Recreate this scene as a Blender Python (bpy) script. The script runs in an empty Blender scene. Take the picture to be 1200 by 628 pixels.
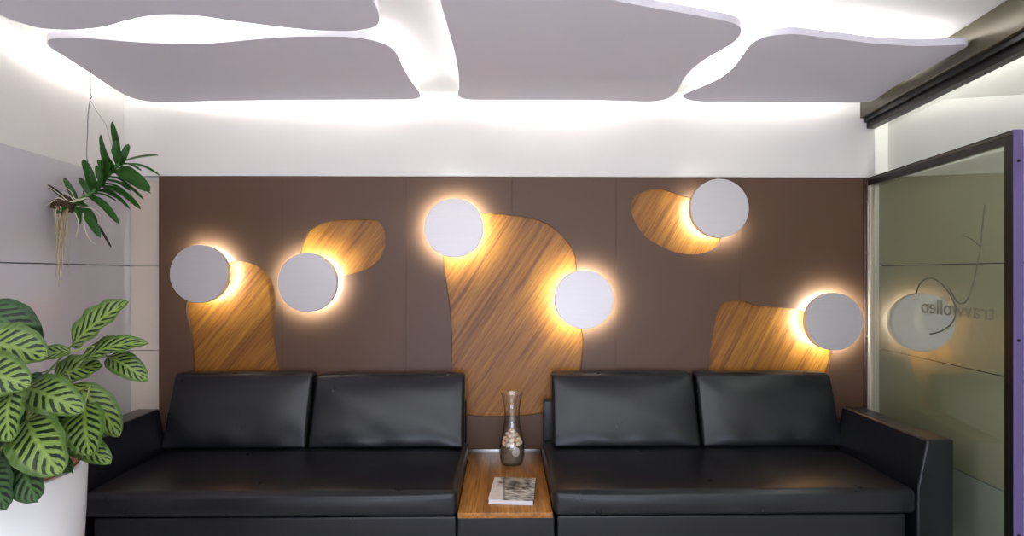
import bpy, bmesh, math, random
from mathutils import Vector, Matrix
random.seed(7)
C = bpy.context.scene.collection
PI = math.pi

# ------------------------------------------------------------------ camera
CAM_Z, F, CXP, CYP, YAW = 1.52, 700.0, 600.0, 320.0, 0.0143
cd = bpy.data.cameras.new('camera'); cam = bpy.data.objects.new('camera', cd); C.objects.link(cam)
cam.location = (0, 0, CAM_Z); cam.rotation_euler = (PI/2, 0, -YAW)
cd.sensor_width = 36; cd.lens = 36*F/1200; cd.shift_y = 6/1200.0
cd.clip_start = 0.05
bpy.context.scene.camera = cam

def ray(px, py):
    u = (px-CXP)/F; v = (CYP-py)/F
    s, c = math.sin(YAW), math.cos(YAW)
    return Vector((s+u*c, c-u*s, v))
def at_y(px, py, Y):
    d = ray(px, py); t = Y/d.y
    return Vector((d.x*t, Y, CAM_Z+d.z*t))
def at_z(px, py, Z):
    d = ray(px, py); t = (Z-CAM_Z)/d.z
    return Vector((d.x*t, d.y*t, Z))
# the side walls are slightly splayed
def XL(Y): return -2.50 + 0.10*(4-Y)          # left wall face
def XD(Y): return 2.45 - 0.128*(4-Y)          # sliding door face
def XR(Y): return 2.58 - 0.06*(4-Y)           # clad wall behind the door
def at_door(px, py, off=0.0):
    d = ray(px, py); t = (1.938+off)/(d.x-0.128*d.y)
    return Vector((d.x*t, d.y*t, CAM_Z+d.z*t))

# ------------------------------------------------------------------ materials
def lin(c):
    return tuple(((x/255)/12.92 if x/255 <= .04045 else ((x/255+.055)/1.055)**2.4) for x in c)+(1,)
def new_mat(name):
    m = bpy.data.materials.new(name); m.use_nodes = True
    nt = m.node_tree; nt.nodes.clear()
    out = nt.nodes.new('ShaderNodeOutputMaterial')
    return m, nt, out
def N(nt, t, **kw):
    n = nt.nodes.new(t)
    for k, v in kw.items():
        setattr(n, k, v)
    return n
def mth(nt, op, a, b=None, c=None, clamp=False):
    n = nt.nodes.new('ShaderNodeMath'); n.operation = op; n.use_clamp = clamp
    for i, x in enumerate((a, b, c)):
        if x is None: continue
        if isinstance(x, (int, float)): n.inputs[i].default_value = x
        else: nt.links.new(x, n.inputs[i])
    return n.outputs[0]
def mixc(nt, f, a, b):
    n = nt.nodes.new('ShaderNodeMix'); n.data_type = 'RGBA'
    for s, x in ((n.inputs[0], f), (n.inputs[6], a), (n.inputs[7], b)):
        if isinstance(x, (int, float, tuple)): s.default_value = x
        else: nt.links.new(x, s)
    return n.outputs[2]
def pbsdf(nt, out, color=None, rough=.5, metal=0, spec=.5, coat=0, coat_rough=.1):
    b = nt.nodes.new('ShaderNodeBsdfPrincipled')
    if isinstance(color, tuple): b.inputs['Base Color'].default_value = color
    elif color is not None: nt.links.new(color, b.inputs['Base Color'])
    if isinstance(rough, (int, float)): b.inputs['Roughness'].default_value = rough
    else: nt.links.new(rough, b.inputs['Roughness'])
    b.inputs['Metallic'].default_value = metal
    b.inputs['Specular IOR Level'].default_value = spec
    b.inputs['Coat Weight'].default_value = coat
    b.inputs['Coat Roughness'].default_value = coat_rough
    nt.links.new(b.outputs[0], out.inputs['Surface'])
    return b
def noise(nt, vec, scale, detail=3, rough=.5):
    n = nt.nodes.new('ShaderNodeTexNoise')
    n.inputs['Scale'].default_value = scale; n.inputs['Detail'].default_value = detail
    n.inputs['Roughness'].default_value = rough
    if vec is not None: nt.links.new(vec, n.inputs['Vector'])
    return n.outputs['Fac']
def objco(nt): return nt.nodes.new('ShaderNodeTexCoord').outputs['Object']
def bump(nt, b, h, strength, dist=.002):
    n = nt.nodes.new('ShaderNodeBump'); n.inputs['Strength'].default_value = strength
    n.inputs['Distance'].default_value = dist
    nt.links.new(h, n.inputs['Height']); nt.links.new(n.outputs[0], b.inputs['Normal'])
def plain(name, c, rough=.5, metal=0, spec=.5, var=.06, scale=6, coat=0, bmp=0, bscale=200):
    m, nt, out = new_mat(name); co = objco(nt)
    f = noise(nt, co, scale, 2)
    a = lin(c); lo = tuple(x*(1-var) for x in a[:3])+(1,); hi = tuple(min(1, x*(1+var)) for x in a[:3])+(1,)
    b = pbsdf(nt, out, mixc(nt, f, lo, hi), rough, metal, spec, coat)
    if bmp: bump(nt, b, noise(nt, co, bscale, 2), bmp)
    return m
def emitter(name, c, strength):
    m, nt, out = new_mat(name); e = nt.nodes.new('ShaderNodeEmission')
    e.inputs[0].default_value = c; e.inputs[1].default_value = strength
    nt.links.new(e.outputs[0], out.inputs['Surface']); return m
def glass(name, tint, refl=1.0, ior=1.5, rough=0.0, edge=0.0):
    m, nt, out = new_mat(name)
    tr = nt.nodes.new('ShaderNodeBsdfTransparent'); gl = nt.nodes.new('ShaderNodeBsdfGlossy')
    gl.inputs['Roughness'].default_value = rough
    fw = nt.nodes.new('ShaderNodeLayerWeight'); fw.inputs[0].default_value = .5     # facing = 1-|cos|
    f0 = ((ior-1)/(ior+1))**2
    fac = mth(nt, 'MULTIPLY', mth(nt, 'MULTIPLY_ADD', mth(nt, 'POWER', fw.outputs[1], 5.0), 1-f0, f0), refl, clamp=True)
    if edge:
        lw = nt.nodes.new('ShaderNodeLayerWeight'); lw.inputs[0].default_value = .35
        e = mth(nt, 'POWER', lw.outputs[1], 2.0)
        col = mixc(nt, mth(nt, 'MULTIPLY', e, edge), tint, (.25, .25, .24, 1))
        nt.links.new(col, tr.inputs[0])
    else: tr.inputs[0].default_value = tint
    mx = nt.nodes.new('ShaderNodeMixShader')
    nt.links.new(fac, mx.inputs[0]); nt.links.new(tr.outputs[0], mx.inputs[1]); nt.links.new(gl.outputs[0], mx.inputs[2])
    nt.links.new(mx.outputs[0], out.inputs['Surface']); return m
def wood(name, light, mid, dark, angle, axis, rough=.38, fine=70, shift=0.0):
    """grain runs along 'angle' (degrees) in the XZ plane (axis 'XZ') or in the XY plane ('XY')"""
    m, nt, out = new_mat(name); co = objco(nt)
    mp = nt.nodes.new('ShaderNodeMapping'); mp.vector_type = 'POINT'
    nt.links.new(co, mp.inputs[0])
    a = math.radians(angle)
    mp.inputs['Rotation'].default_value = (0, a, 0) if axis == 'XZ' else (0, 0, -a)
    mp.inputs['Location'].default_value = (shift, shift*.7, shift*.4)
    sc = nt.nodes.new('ShaderNodeVectorMath'); sc.operation = 'MULTIPLY'
    sc.inputs[1].default_value = (1.1, 34, 34) if axis == 'XZ' else (1.3, 20, 20)
    nt.links.new(mp.outputs[0], sc.inputs[0])
    g1 = noise(nt, sc.outputs[0], .9, 4, .6)
    sc2 = nt.nodes.new('ShaderNodeVectorMath'); sc2.operation = 'MULTIPLY'
    sc2.inputs[1].default_value = (3, fine, fine); nt.links.new(mp.outputs[0], sc2.inputs[0])
    g2 = noise(nt, sc2.outputs[0], 1.6, 3, .6)
    r1 = nt.nodes.new('ShaderNodeValToRGB'); r1.color_ramp.elements[0].position = .32; r1.color_ramp.elements[1].position = .70
    r1.color_ramp.elements[0].color = dark; r1.color_ramp.elements[1].color = light
    e = r1.color_ramp.elements.new(.48); e.color = mid
    nt.links.new(g1, r1.inputs[0])
    streak = mth(nt, 'MULTIPLY_ADD', mth(nt, 'SUBTRACT', g2, .42, clamp=True), -2.3, 1.0, clamp=True)
    col = mixc(nt, mth(nt, 'SUBTRACT', 1.0, streak), r1.outputs[0], tuple(x*.45 for x in dark[:3])+(1,))
    b = pbsdf(nt, out, col, rough, 0, .4)
    bump(nt, b, g2, .12, .001)
    return m

M = {}
M['white_paint'] = plain('white_paint', (236, 232, 227), .6, var=.02, bmp=.05)
M['ceiling_white'] = plain('ceiling_white', (236, 234, 231), .6, var=.02)
M['panel_white'] = plain('panel_white', (228, 224, 232), .55, var=.02, bmp=.03)
M['clad_left'] = plain('clad_left', (206, 201, 206), .16, var=.02, spec=.5)
M['clad_back'] = plain('clad_back', (224, 208, 192), .3, var=.02)  # beige lightened: the left lamp's warm glow is put into the colour
M['clad_right'] = plain('clad_right', (186, 182, 160), .12, var=.03)
M['clad_right_floor_light'] = plain('clad_right_floor_light', (190, 192, 184), .3, var=.04)  # lowest boards paler: light off the floor is put into their colour
M['joint_dark'] = plain('joint_dark', (70, 66, 64), .8)
M['brown'] = plain('brown', (94, 69, 53), .38, var=.04, spec=.35)
M['brown_gloss'] = plain('brown_gloss', (74, 50, 42), .2, var=.04, spec=.6)
M['dark_metal'] = plain('dark_metal', (38, 34, 26), .35, .6, var=.1)
M['olive_metal'] = plain('olive_metal', (80, 73, 52), .4, .3, var=.06)
M['violet_light_metal'] = plain('violet_light_metal', (104, 88, 138), .4, .2, var=.06)  # violet light reflected on the door end is put into this colour
M['steel'] = plain('steel', (190, 188, 184), .3, 1.0, var=.04)
M['floor'] = plain('floor', (216, 214, 214), .35, var=.05)
M['pot_white'] = plain('pot_white', (240, 240, 242), .3, var=.01, coat=.3)
M['terracotta'] = plain('terracotta', (176, 120, 88), .8, var=.1)
M['soil'] = plain('soil', (58, 42, 32), .95, var=.4, scale=40, bmp=.8, bscale=90)
M['wire'] = plain('wire', (120, 120, 122), .4, .7)
M['root'] = plain('root', (178, 160, 122), .8, var=.25, scale=60)
M['root_pale'] = plain('root_pale', (206, 196, 172), .7, var=.15, scale=60)
M['moss'] = plain('moss', (70, 56, 34), .95, var=.5, scale=70, bmp=1, bscale=120)
M['paper'] = plain('paper', (226, 222, 226), .7, var=.03)
M['sand'] = plain('sand', (112, 100, 88), .9, var=.35, scale=130, bmp=.6, bscale=260)
M['shell_cream'] = plain('shell_cream', (244, 228, 200), .5, var=.12, scale=30)
M['shell_pink'] = plain('shell_pink', (226, 184, 150), .5, var=.2, scale=40)
M['pebble'] = plain('pebble', (206, 202, 194), .5, var=.1, scale=30)
M['lettering'] = plain('lettering', (122, 118, 98), .5)
M['line_grey'] = plain('line_grey', (98, 95, 80), .5)
M['black_metal'] = plain('black_metal', (20, 18, 15), .4, .3)
M['led_cove'] = emitter('led_cove', (1, .99, .96, 1), 15)
M['led_lamp'] = emitter('led_lamp', (.93, 1, .87, 1), 150)
M['inlay'] = [wood('inlay_wood_%s' % s, lin((178, 122, 48)), lin((156, 100, 38)), lin((118, 72, 26)), 50+3*i, 'XZ', fine=110, shift=i*3.1)
              for i, s in enumerate('abcde')]
M['table_wood'] = wood('table_wood', lin((192, 134, 66)), lin((164, 108, 50)), lin((118, 74, 32)), 90, 'XY', rough=.3)
M['door_glass'] = glass('door_glass', (.90, .93, .87, 1), 1.9)
M['transom_glass'] = glass('transom_glass', (.94, .96, .95, 1), 1.9)
M['carafe_glass'] = glass('carafe_glass', (.99, .99, .985, 1), 1.9, 1.5, edge=.2)

def brushed():
    m, nt, out = new_mat('brushed_aluminium'); co = objco(nt)
    sc = nt.nodes.new('ShaderNodeVectorMath'); sc.operation = 'MULTIPLY'; sc.inputs[1].default_value = (4, 400, 400)
    nt.links.new(co, sc.inputs[0]); f = noise(nt, sc.outputs[0], 1, 3)
    col = mixc(nt, f, lin((206, 202, 202)), lin((218, 213, 214)))
    r = mth(nt, 'MULTIPLY_ADD', f, .10, .32)
    b = pbsdf(nt, out, col, r, .4, .5);     bump(nt, b, f, .03, .0003)
    return m
M['brushed'] = brushed()
def leather():
    m, nt, out = new_mat('black_leather'); co = objco(nt)
    v = nt.nodes.new('ShaderNodeTexVoronoi'); v.inputs['Scale'].default_value = 260; nt.links.new(co, v.inputs['Vector'])
    big = noise(nt, co, 7, 4, .55)
    col = mixc(nt, big, lin((15, 16, 20)), lin((23, 24, 29)))
    r = mth(nt, 'MULTIPLY_ADD', big, .14, .23)
    b = pbsdf(nt, out, col, r, 0, .46)
    mp = nt.nodes.new('ShaderNodeMapping'); mp.inputs['Rotation'].default_value = (0, 0, .5); mp.inputs['Scale'].default_value = (16, 4, 7)
    nt.links.new(co, mp.inputs[0]); wr = noise(nt, mp.outputs[0], 1, 2, .4)
    h = mth(nt, 'ADD', mth(nt, 'MULTIPLY', v.outputs['Distance'], .35), mth(nt, 'MULTIPLY', big, 2.2))
    h = mth(nt, 'ADD', h, mth(nt, 'MULTIPLY', wr, 1.6))
    bump(nt, b, h, .15, .003)
    return m
M['leather'] = leather()
def leaf_mat(name, light, mid, dark, n, dark_amount=1.0):
    m, nt, out = new_mat(name)
    uv = nt.nodes.new('ShaderNodeUVMap'); sep = nt.nodes.new('ShaderNodeSeparateXYZ'); nt.links.new(uv.outputs[0], sep.inputs[0])
    u = sep.outputs[0]; v = mth(nt, 'ABSOLUTE', mth(nt, 'MULTIPLY_ADD', sep.outputs[1], 2.0, -1.0))
    nz = noise(nt, uv.outputs[0], 9, 2)
    ph = mth(nt, 'ADD', mth(nt, 'MULTIPLY', u, n), mth(nt, 'MULTIPLY', v, -2.3))
    ph = mth(nt, 'ADD', ph, mth(nt, 'MULTIPLY', nz, .35))
    s = mth(nt, 'SINE', mth(nt, 'MULTIPLY', ph, 2*PI))
    st = mth(nt, 'MULTIPLY_ADD', s, 2.6, .0, clamp=True)
    inner = mth(nt, 'MULTIPLY_ADD', v, 18.0, -1.4, clamp=True)
    outer = mth(nt, 'MULTIPLY_ADD', v, -9.0, 7.0, clamp=True)
    mask = mth(nt, 'MULTIPLY', mth(nt, 'MULTIPLY', st, inner), mth(nt, 'MULTIPLY', outer, dark_amount))
    edge = mth(nt, 'MULTIPLY_ADD', v, 5.0, -3.2, clamp=True)
    fine = mth(nt, 'MULTIPLY_ADD', mth(nt, 'SINE', mth(nt, 'MULTIPLY', ph, 2*PI*4)), .2, .35)
    base = mixc(nt, fine, light, mid)
    base = mixc(nt, mth(nt, 'MULTIPLY', edge, .75), base, mixc(nt, .5, mid, dark))
    col = mixc(nt, mask, base, dark)
    mr = mth(nt, 'MULTIPLY_ADD', v, -22, 1.4, clamp=True)
    col = mixc(nt, mth(nt, 'MULTIPLY', mr, .8), col, light)
    b = pbsdf(nt, out, col, .34, 0, .5)
    bump(nt, b, s, .25, .004)
    return m
M['leaf'] = leaf_mat('prayer_leaf', lin((162, 186, 96)), lin((92, 134, 54)), lin((32, 56, 24)), 7.5)
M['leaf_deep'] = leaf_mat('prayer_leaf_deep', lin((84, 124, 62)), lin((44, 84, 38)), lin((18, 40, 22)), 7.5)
M['stem'] = plain('stem', (112, 128, 66), .5, var=.15)
M['strap'] = plain('strap_leaf', (58, 112, 40), .35, var=.25, scale=14)
M['strap_dark'] = plain('strap_leaf_dark', (40, 46, 30), .5, var=.3, scale=14)
def book_cover():
    m, nt, out = new_mat('book_cover')
    uv = nt.nodes.new('ShaderNodeUVMap'); sep = nt.nodes.new('ShaderNodeSeparateXYZ'); nt.links.new(uv.outputs[0], sep.inputs[0])
    u, v = sep.outputs[0], sep.outputs[1]
    mp = nt.nodes.new('ShaderNodeMapping'); mp.inputs['Rotation'].default_value = (0, 0, .9); mp.inputs['Scale'].default_value = (3, 16, 1)
    nt.links.new(uv.outputs[0], mp.inputs[0]); st = noise(nt, mp.outputs[0], 1.6, 3)
    cl = noise(nt, uv.outputs[0], 5, 4)
    # dark hair-like mass near the top centre, pale folds below and to the left
    du = mth(nt, 'MULTIPLY', mth(nt, 'SUBTRACT', u, .52), 2.0); dv = mth(nt, 'MULTIPLY', mth(nt, 'SUBTRACT', v, .80), 1.8)
    d = mth(nt, 'SQRT', mth(nt, 'ADD', mth(nt, 'MULTIPLY', du, du), mth(nt, 'MULTIPLY', dv, dv)))
    d = mth(nt, 'ADD', d, mth(nt, 'MULTIPLY_ADD', cl, .9, -.45))
    mass = mth(nt, 'MULTIPLY_ADD', d, -4.0, 3.3, clamp=True)
    # fold line on the left
    ln = mth(nt, 'ABSOLUTE', mth(nt, 'SUBTRACT', u, mth(nt, 'MULTIPLY_ADD', v, -.12, .36)))
    ln = mth(nt, 'MULTIPLY', mth(nt, 'MULTIPLY_ADD', ln, -30, 1.0, clamp=True), .8)
    pale = mixc(nt, mth(nt, 'MULTIPLY_ADD', st, 3.4, -1.25, clamp=True), lin((60, 57, 50)), lin((240, 236, 226)))
    left = mth(nt, 'MULTIPLY_ADD', u, -12, 4.4, clamp=True)
    pale = mixc(nt, mth(nt, 'MULTIPLY', left, .8), pale, lin((228, 222, 212)))
    grey = mixc(nt, mth(nt, 'MULTIPLY_ADD', cl, 4, -1.6, clamp=True), lin((26, 24, 22)), lin((170, 164, 150)))
    col = mixc(nt, mass, pale, grey)
    col = mixc(nt, ln, col, lin((48, 46, 42)))
    pbsdf(nt, out, col, .3, 0, .5, coat=.2)
    return m
M['book_cover'] = book_cover()

# ------------------------------------------------------------------ object helpers
def wloc(o):
    v = Vector((0, 0, 0))
    while o: v = v + o.location; o = o.parent
    return v
def put(name, bm, mat, parent=None, loc=None, smooth=True, angle=40):
    """link a bmesh given in WORLD coordinates as one object whose origin is loc (or its parent's origin)"""
    base = wloc(parent) if parent else Vector(loc if loc is not None else (0, 0, 0))
    bmesh.ops.recalc_face_normals(bm, faces=bm.faces)
    bmesh.ops.translate(bm, verts=bm.verts, vec=-base)
    me = bpy.data.meshes.new(name); bm.to_mesh(me); bm.free()
    me.materials.append(mat)
    if smooth:
        me.polygons.foreach_set('use_smooth', [True]*len(me.polygons))
        try: me.set_sharp_from_angle(angle=math.radians(angle))
        except Exception: pass
    o = bpy.data.objects.new(name, me); C.objects.link(o)
    if parent: o.parent = parent
    else: o.location = base
    return o
def tag(o, label, cat, group=None, kind=None):
    o['label'] = label; o['category'] = cat
    if group: o['group'] = group
    if kind: o['kind'] = kind
    return o
def thing(name, loc, label, cat, group=None):
    o = bpy.data.objects.new(name, None); C.objects.link(o); o.location = loc
    o.empty_display_size = .1
    return tag(o, label, cat, group)
def structure(o, label=None, cat=None):
    o['kind'] = 'structure'
    if label: o['label'] = label
    if cat: o['category'] = cat
    return o
def hexa(bm, lo, hi):
    """lo, hi: 4 points each (quads)"""
    a = [bm.verts.new(p) for p in lo]; b = [bm.verts.new(p) for p in hi]
    bm.faces.new(a[::-1]); bm.faces.new(b)
    for i in range(4):
        j = (i+1) % 4; bm.faces.new((a[i], a[j], b[j], b[i]))
def box(bm, x0, x1, y0, y1, z0, z1):
    hexa(bm, [(x0, y0, z0), (x1, y0, z0), (x1, y1, z0), (x0, y1, z0)], [(x0, y0, z1), (x1, y0, z1), (x1, y1, z1), (x0, y1, z1)])
def sbox(bm, fx, o0, o1, y0, y1, z0, z1):
    """box that follows a splayed wall x = fx(y), from offset o0 to o1"""
    q = lambda z: [(fx(y0)+o0, y0, z), (fx(y0)+o1, y0, z), (fx(y1)+o1, y1, z), (fx(y1)+o0, y1, z)]
    hexa(bm, q(z0), q(z1))
def bevel(bm, w, seg=2):
    bmesh.ops.bevel(bm, geom=list(bm.edges), offset=w, segments=seg, profile=.5, affect='EDGES', clamp_overlap=True)
def B(x0, x1, y0, y1, z0, z1, bev=0, seg=2):
    bm = bmesh.new(); box(bm, x0, x1, y0, y1, z0, z1)
    if bev: bevel(bm, bev, seg)
    return bm
def SB(fx, o0, o1, y0, y1, z0, z1, bev=0):
    bm = bmesh.new(); sbox(bm, fx, o0, o1, y0, y1, z0, z1)
    if bev: bevel(bm, bev)
    return bm
def tube(bm, pts, r, n=8, r1=None):
    pts = [Vector(p) for p in pts]; rings = []
    up = Vector((.13, .31, .94)).normalized()
    for i, p in enumerate(pts):
        t = (pts[min(i+1, len(pts)-1)]-pts[max(i-1, 0)]).normalized()
        a = t.cross(up)
        if a.length < .05: a = t.cross(Vector((1, 0, 0)))
        a.normalize(); b = t.cross(a)
        rr = r if r1 is None else r+(r1-r)*i/(len(pts)-1)
        rings.append([bm.verts.new(p+a*math.cos(2*PI*k/n)*rr+b*math.sin(2*PI*k/n)*rr) for k in range(n)])
    for q, w in zip(rings, rings[1:]):
        for k in range(n): bm.faces.new((q[k], q[(k+1) % n], w[(k+1) % n], w[k]))
    bm.faces.new(rings[0][::-1]); bm.faces.new(rings[-1])
def lathe(bm, prof, center, axis='Z', n=48, close=False):
    """prof: (r, h); h runs along axis"""
    cx, cy, cz = center; rings = []
    for r, h in prof:
        ring = []
        if r < 1e-6:
            p = (cx, cy, cz+h) if axis == 'Z' else (cx, cy+h, cz)
            rings.append([bm.verts.new(p)]); continue
        for k in range(n):
            a = 2*PI*k/n
            p = (cx+r*math.cos(a), cy+r*math.sin(a), cz+h) if axis == 'Z' else (cx+r*math.cos(a), cy+h, cz+r*math.sin(a))
            ring.append(bm.verts.new(p))
        rings.append(ring)
    pairs = list(zip(rings, rings[1:]))
    if close: pairs.append((rings[-1], rings[0]))
    for q, w in pairs:
        for k in range(n):
            k2 = (k+1) % n
            if len(q) == 1 and len(w) == 1: continue
            if len(q) == 1: bm.faces.new((q[0], w[k2], w[k]))
            elif len(w) == 1: bm.faces.new((q[k], q[k2], w[0]))
            else: bm.faces.new((q[k], q[k2], w[k2], w[k]))
def catmull(pts, per=6, closed=True):
    pts = [Vector(p) for p in pts]; n = len(pts); out = []
    rng = range(n) if closed else range(n-1)
    for i in rng:
        if closed: p0, p1, p2, p3 = pts[i-1], pts[i], pts[(i+1) % n], pts[(i+2) % n]
        else: p0, p1, p2, p3 = pts[max(i-1, 0)], pts[i], pts[i+1], pts[min(i+2, n-1)]
        # centripetal-like: damp tangents by chord length
        d1, d0, d2 = (p2-p1).length, max((p1-p0).length, 1e-5), max((p3-p2).length, 1e-5)
        m1 = (p2-p0)/(d0+d1)*d1 if (d0+d1) > 1e-5 else Vector((0, 0, 0))
        m2 = (p3-p1)/(d1+d2)*d1 if (d1+d2) > 1e-5 else Vector((0, 0, 0))
        for k in range(per):
            t = k/per; t2, t3 = t*t, t*t*t
            out.append((2*t3-3*t2+1)*p1+(t3-2*t2+t)*m1+(-2*t3+3*t2)*p2+(t3-t2)*m2)
    if not closed: out.append(pts[-1])
    return out
def prism(bm, poly, vec):
    a = [bm.verts.new(p) for p in poly]; b = [bm.verts.new(Vector(p)+Vector(vec)) for p in poly]
    fa = bm.faces.new(a); fb = bm.faces.new(b[::-1])
    n = len(a)
    for i in range(n): bm.faces.new((a[i], b[i], b[(i+1) % n], a[(i+1) % n]))
    return fa, fb
def samples(h, r, n):
    """positions from -h to h, dense within r of both ends"""
    ks = [math.tan(PI/4*k/5) for k in range(6)]      # 0..1
    left = [-(h-r)-r*k for k in ks[::-1]]
    mid = [-(h-r)+2*(h-r)*i/n for i in range(1, n)]
    return left+mid+[-x for x in left[::-1]]
def rounded_box(cx, cy, cz, hx, hy, hz, r, fn=None, n=(24, 10, 10)):
    """box with rounded edges; fn(local Vector, (a,b,c)) -> local Vector reshapes it"""
    bm = bmesh.new(); H = (hx, hy, hz); S = [samples(H[i], r, n[i]) for i in range(3)]
    cache = {}
    def vert(p):
        k = (round(p[0], 6), round(p[1], 6), round(p[2], 6))
        if k not in cache:
            q = Vector([max(-(H[i]-r), min(H[i]-r, p[i])) for i in range(3)])
            d = Vector(p)-q
            w = q+d.normalized()*r if d.length > 1e-9 else Vector(p)
            if fn: w = fn(w, (p[0]/hx, p[1]/hy, p[2]/hz))
            cache[k] = bm.verts.new(w+Vector((cx, cy, cz)))
        return cache[k]
    for ax in range(3):
        i, j = [k for k in range(3) if k != ax]
        for sgn in (-1, 1):
            for a in range(len(S[i])-1):
                for b in range(len(S[j])-1):
                    vs = []
                    for (aa, bb) in ((a, b), (a+1, b), (a+1, b+1), (a, b+1)):
                        p = [0, 0, 0]; p[ax] = sgn*H[ax]; p[i] = S[i][aa]; p[j] = S[j][bb]
                        vs.append(vert(p))
                    if len(set(vs)) == 4:
                        try: bm.faces.new(vs)
                        except ValueError: pass
    return bm
def evaluated(obj):
    dg = bpy.context.evaluated_depsgraph_get(); dg.update()
    return bpy.data.meshes.new_from_object(obj.evaluated_get(dg))

# ================================================================== SETTING
ZS = 2.732           # slab
ZC = 2.62            # underside of the hung panels
YB = 4.075           # back wall face
structure(put('floor', B(-3.2, 3.2, -3.2, 4.4, -.1, 0), M['floor'], smooth=False), 'grey floor in front of the sofas', 'floor')
structure(put('ceiling', B(-3.2, 3.2, -3.2, 4.4, ZS, ZS+.1), M['ceiling_white'], smooth=False), 'white ceiling slab glowing above the hung panels', 'ceiling')
bm = B(-3.0, 3.0, YB, YB+.2, 0, ZS); box(bm, XL(4.0)-.03, XR(4.0)+.03, 4.004, YB-.0005, 2.167, ZS)
structure(put('wall_back', bm, M['white_paint'], smooth=False), 'white wall above and behind the brown panelling', 'wall')
structure(put('wall_left', SB(XL, -.2, -.02, -3.2, YB, 0, ZS), M['white_paint'], smooth=False), 'white wall above the grey cladding on the left', 'wall')
structure(put('wall_right', SB(XR, .02, .2, -3.2, YB, 0, ZS), M['white_paint'], smooth=False), 'white wall behind the glass on the right', 'wall')
JZ = [0.0, .42, 1.0, 1.57, 2.14]
def cladding(name, fx, sgn, ys, mats, label):
    """lacquered boards on a splayed side wall, 4 mm joints"""
    bm = bmesh.new(); g = .003
    for a, b in zip(ys, ys[1:]):
        for k, (z0, z1) in enumerate(zip(JZ, JZ[1:])):
            lo, hi = (0, .016) if sgn > 0 else (-.016, 0)
            sbox(bm, fx, lo, hi, a+g/2, b-g/2, z0+g, z1-g)
    o = put(name, bm, mats[0], smooth=False)
    structure(o, label, 'wall cladding')
    return o
cl = cladding('trim_1', XL, -1, [-3.2, -1.0, .4, 1.5, 2.68, YB-.001], [M['clad_left']], 'glossy light grey wall cladding boards with joints on the left wall')
cr = cladding('trim_2', XR, 1, [-3.2, -1.0, .4, 1.8, YB-.001], [M['clad_right']], 'olive grey cladding boards behind the glass sliding door')
cr.data.materials.append(M['clad_right_floor_light'])
for p in cr.data.polygons:
    if p.center.z < .43: p.material_index = 1
# joints backing
structure(put('trim_3', SB(XL, -.0185, -.0165, -3.2, YB-.002, 0, 2.137), M['joint_dark'], smooth=False), 'dark joint backing behind the left cladding', 'wall cladding')
structure(put('trim_4', SB(XR, .0165, .0185, -3.2, YB-.002, 0, 2.137), M['joint_dark'], smooth=False), 'dark joint backing behind the right cladding', 'wall cladding')
PX0, PX1 = at_y(186, 300, 4.0).x, at_y(1011.5, 300, 4.0).x
PTOP = 2.163
bm = bmesh.new()
for z0, z1 in zip(JZ, JZ[1:]): box(bm, XL(YB)+.002, PX0-.004, YB-.022, YB-.002, z0+.002, z1-.002)
structure(put('trim_5', bm, M['clad_back'], smooth=False), 'narrow beige cladding strip between left wall and brown panelling', 'wall cladding')

# ------------------------------------------------------------------ brown panelling with cut-outs
cut_px = [
 # beside the leftmost lamp
 [(218,362),(222.4,385),(225,413),(226,433),(228,468),(232,474),(322,474),(328,468),(327.7,436),(325,422),(321,396),(321,370),(322.5,350),(319,330),(309,317),(294.7,309),(279,306),(264,309),(243,320),(226,338)],
 [(352,293.5),(358,277),(363.5,269),(381,260),(399,257.4),(420,257),(439,257.4),(446,262),(450.4,271),(451,289),(443.7,304.6),(428,315.8),(399,323.6),(376,328),(358,322),(351,308)],
 [(566,250),(600,252),(626,256),(646,265),(663,280),(673.5,297.4),(676,314.6),(677,340),(679,365),(682,386),(684,402),(681.7,424.6),(680,437),(674,460),(658,476),(636,484),(611.5,487.5),(589,488.6),(551,487),(536,480),(530,462),(528.3,437),(529,398),(527,363),(523,332),(519.6,306),(521,285),(530,265),(546,253)],
 [(739.3,243.8),(742,233),(749.8,226),(762,222),(774,221),(784.8,223.6),(797,228),(810,231.5),(831,240),(845,258),(845,279.7),(841,287.5),(832,293.7),(818,297.7),(804,297.7),(790,295),(772.5,287.5),(755,276),(744.5,261)],
 [(830.7,431.8),(831.7,413),(836,388),(840,365.5),(845,356),(853.5,352.5),(870,352),(882.4,356.8),(899,359.3),(926,361.4),(938,363.5),(947,367),(960,376),(972,393),(975.6,413),(972.5,427.6),(969,445),(967,468),(962,474),(836,474),(831,466)],
]
YP, YW = 4.0, 4.034       # panel front, inlay front
cuts = [catmull([at_y(px, py, YP) for px, py in c], 6) for c in cut_px]
panelling = thing('wall_panelling', ((PX0+PX1)/2, YP, 0), 'matt brown panelled feature wall with organic cut-outs behind the sofas', 'wall panelling')
panelling['kind'] = 'structure'
cutters = []
for c in cuts:
    bm = bmesh.new(); prism(bm, [Vector((p.x, YP-.1, p.z)) for p in c], (0, .3, 0))
    bmesh.ops.recalc_face_normals(bm, faces=bm.faces)
    me = bpy.data.meshes.new('cutter'); bm.to_mesh(me); bm.free()
    o = bpy.data.objects.new('cutter', me); C.objects.link(o); cutters.append(o)
edges = [PX0]+[at_y(px, 300, YP).x for px in (331, 476, 600, 722, 868)]+[PX1]
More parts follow.
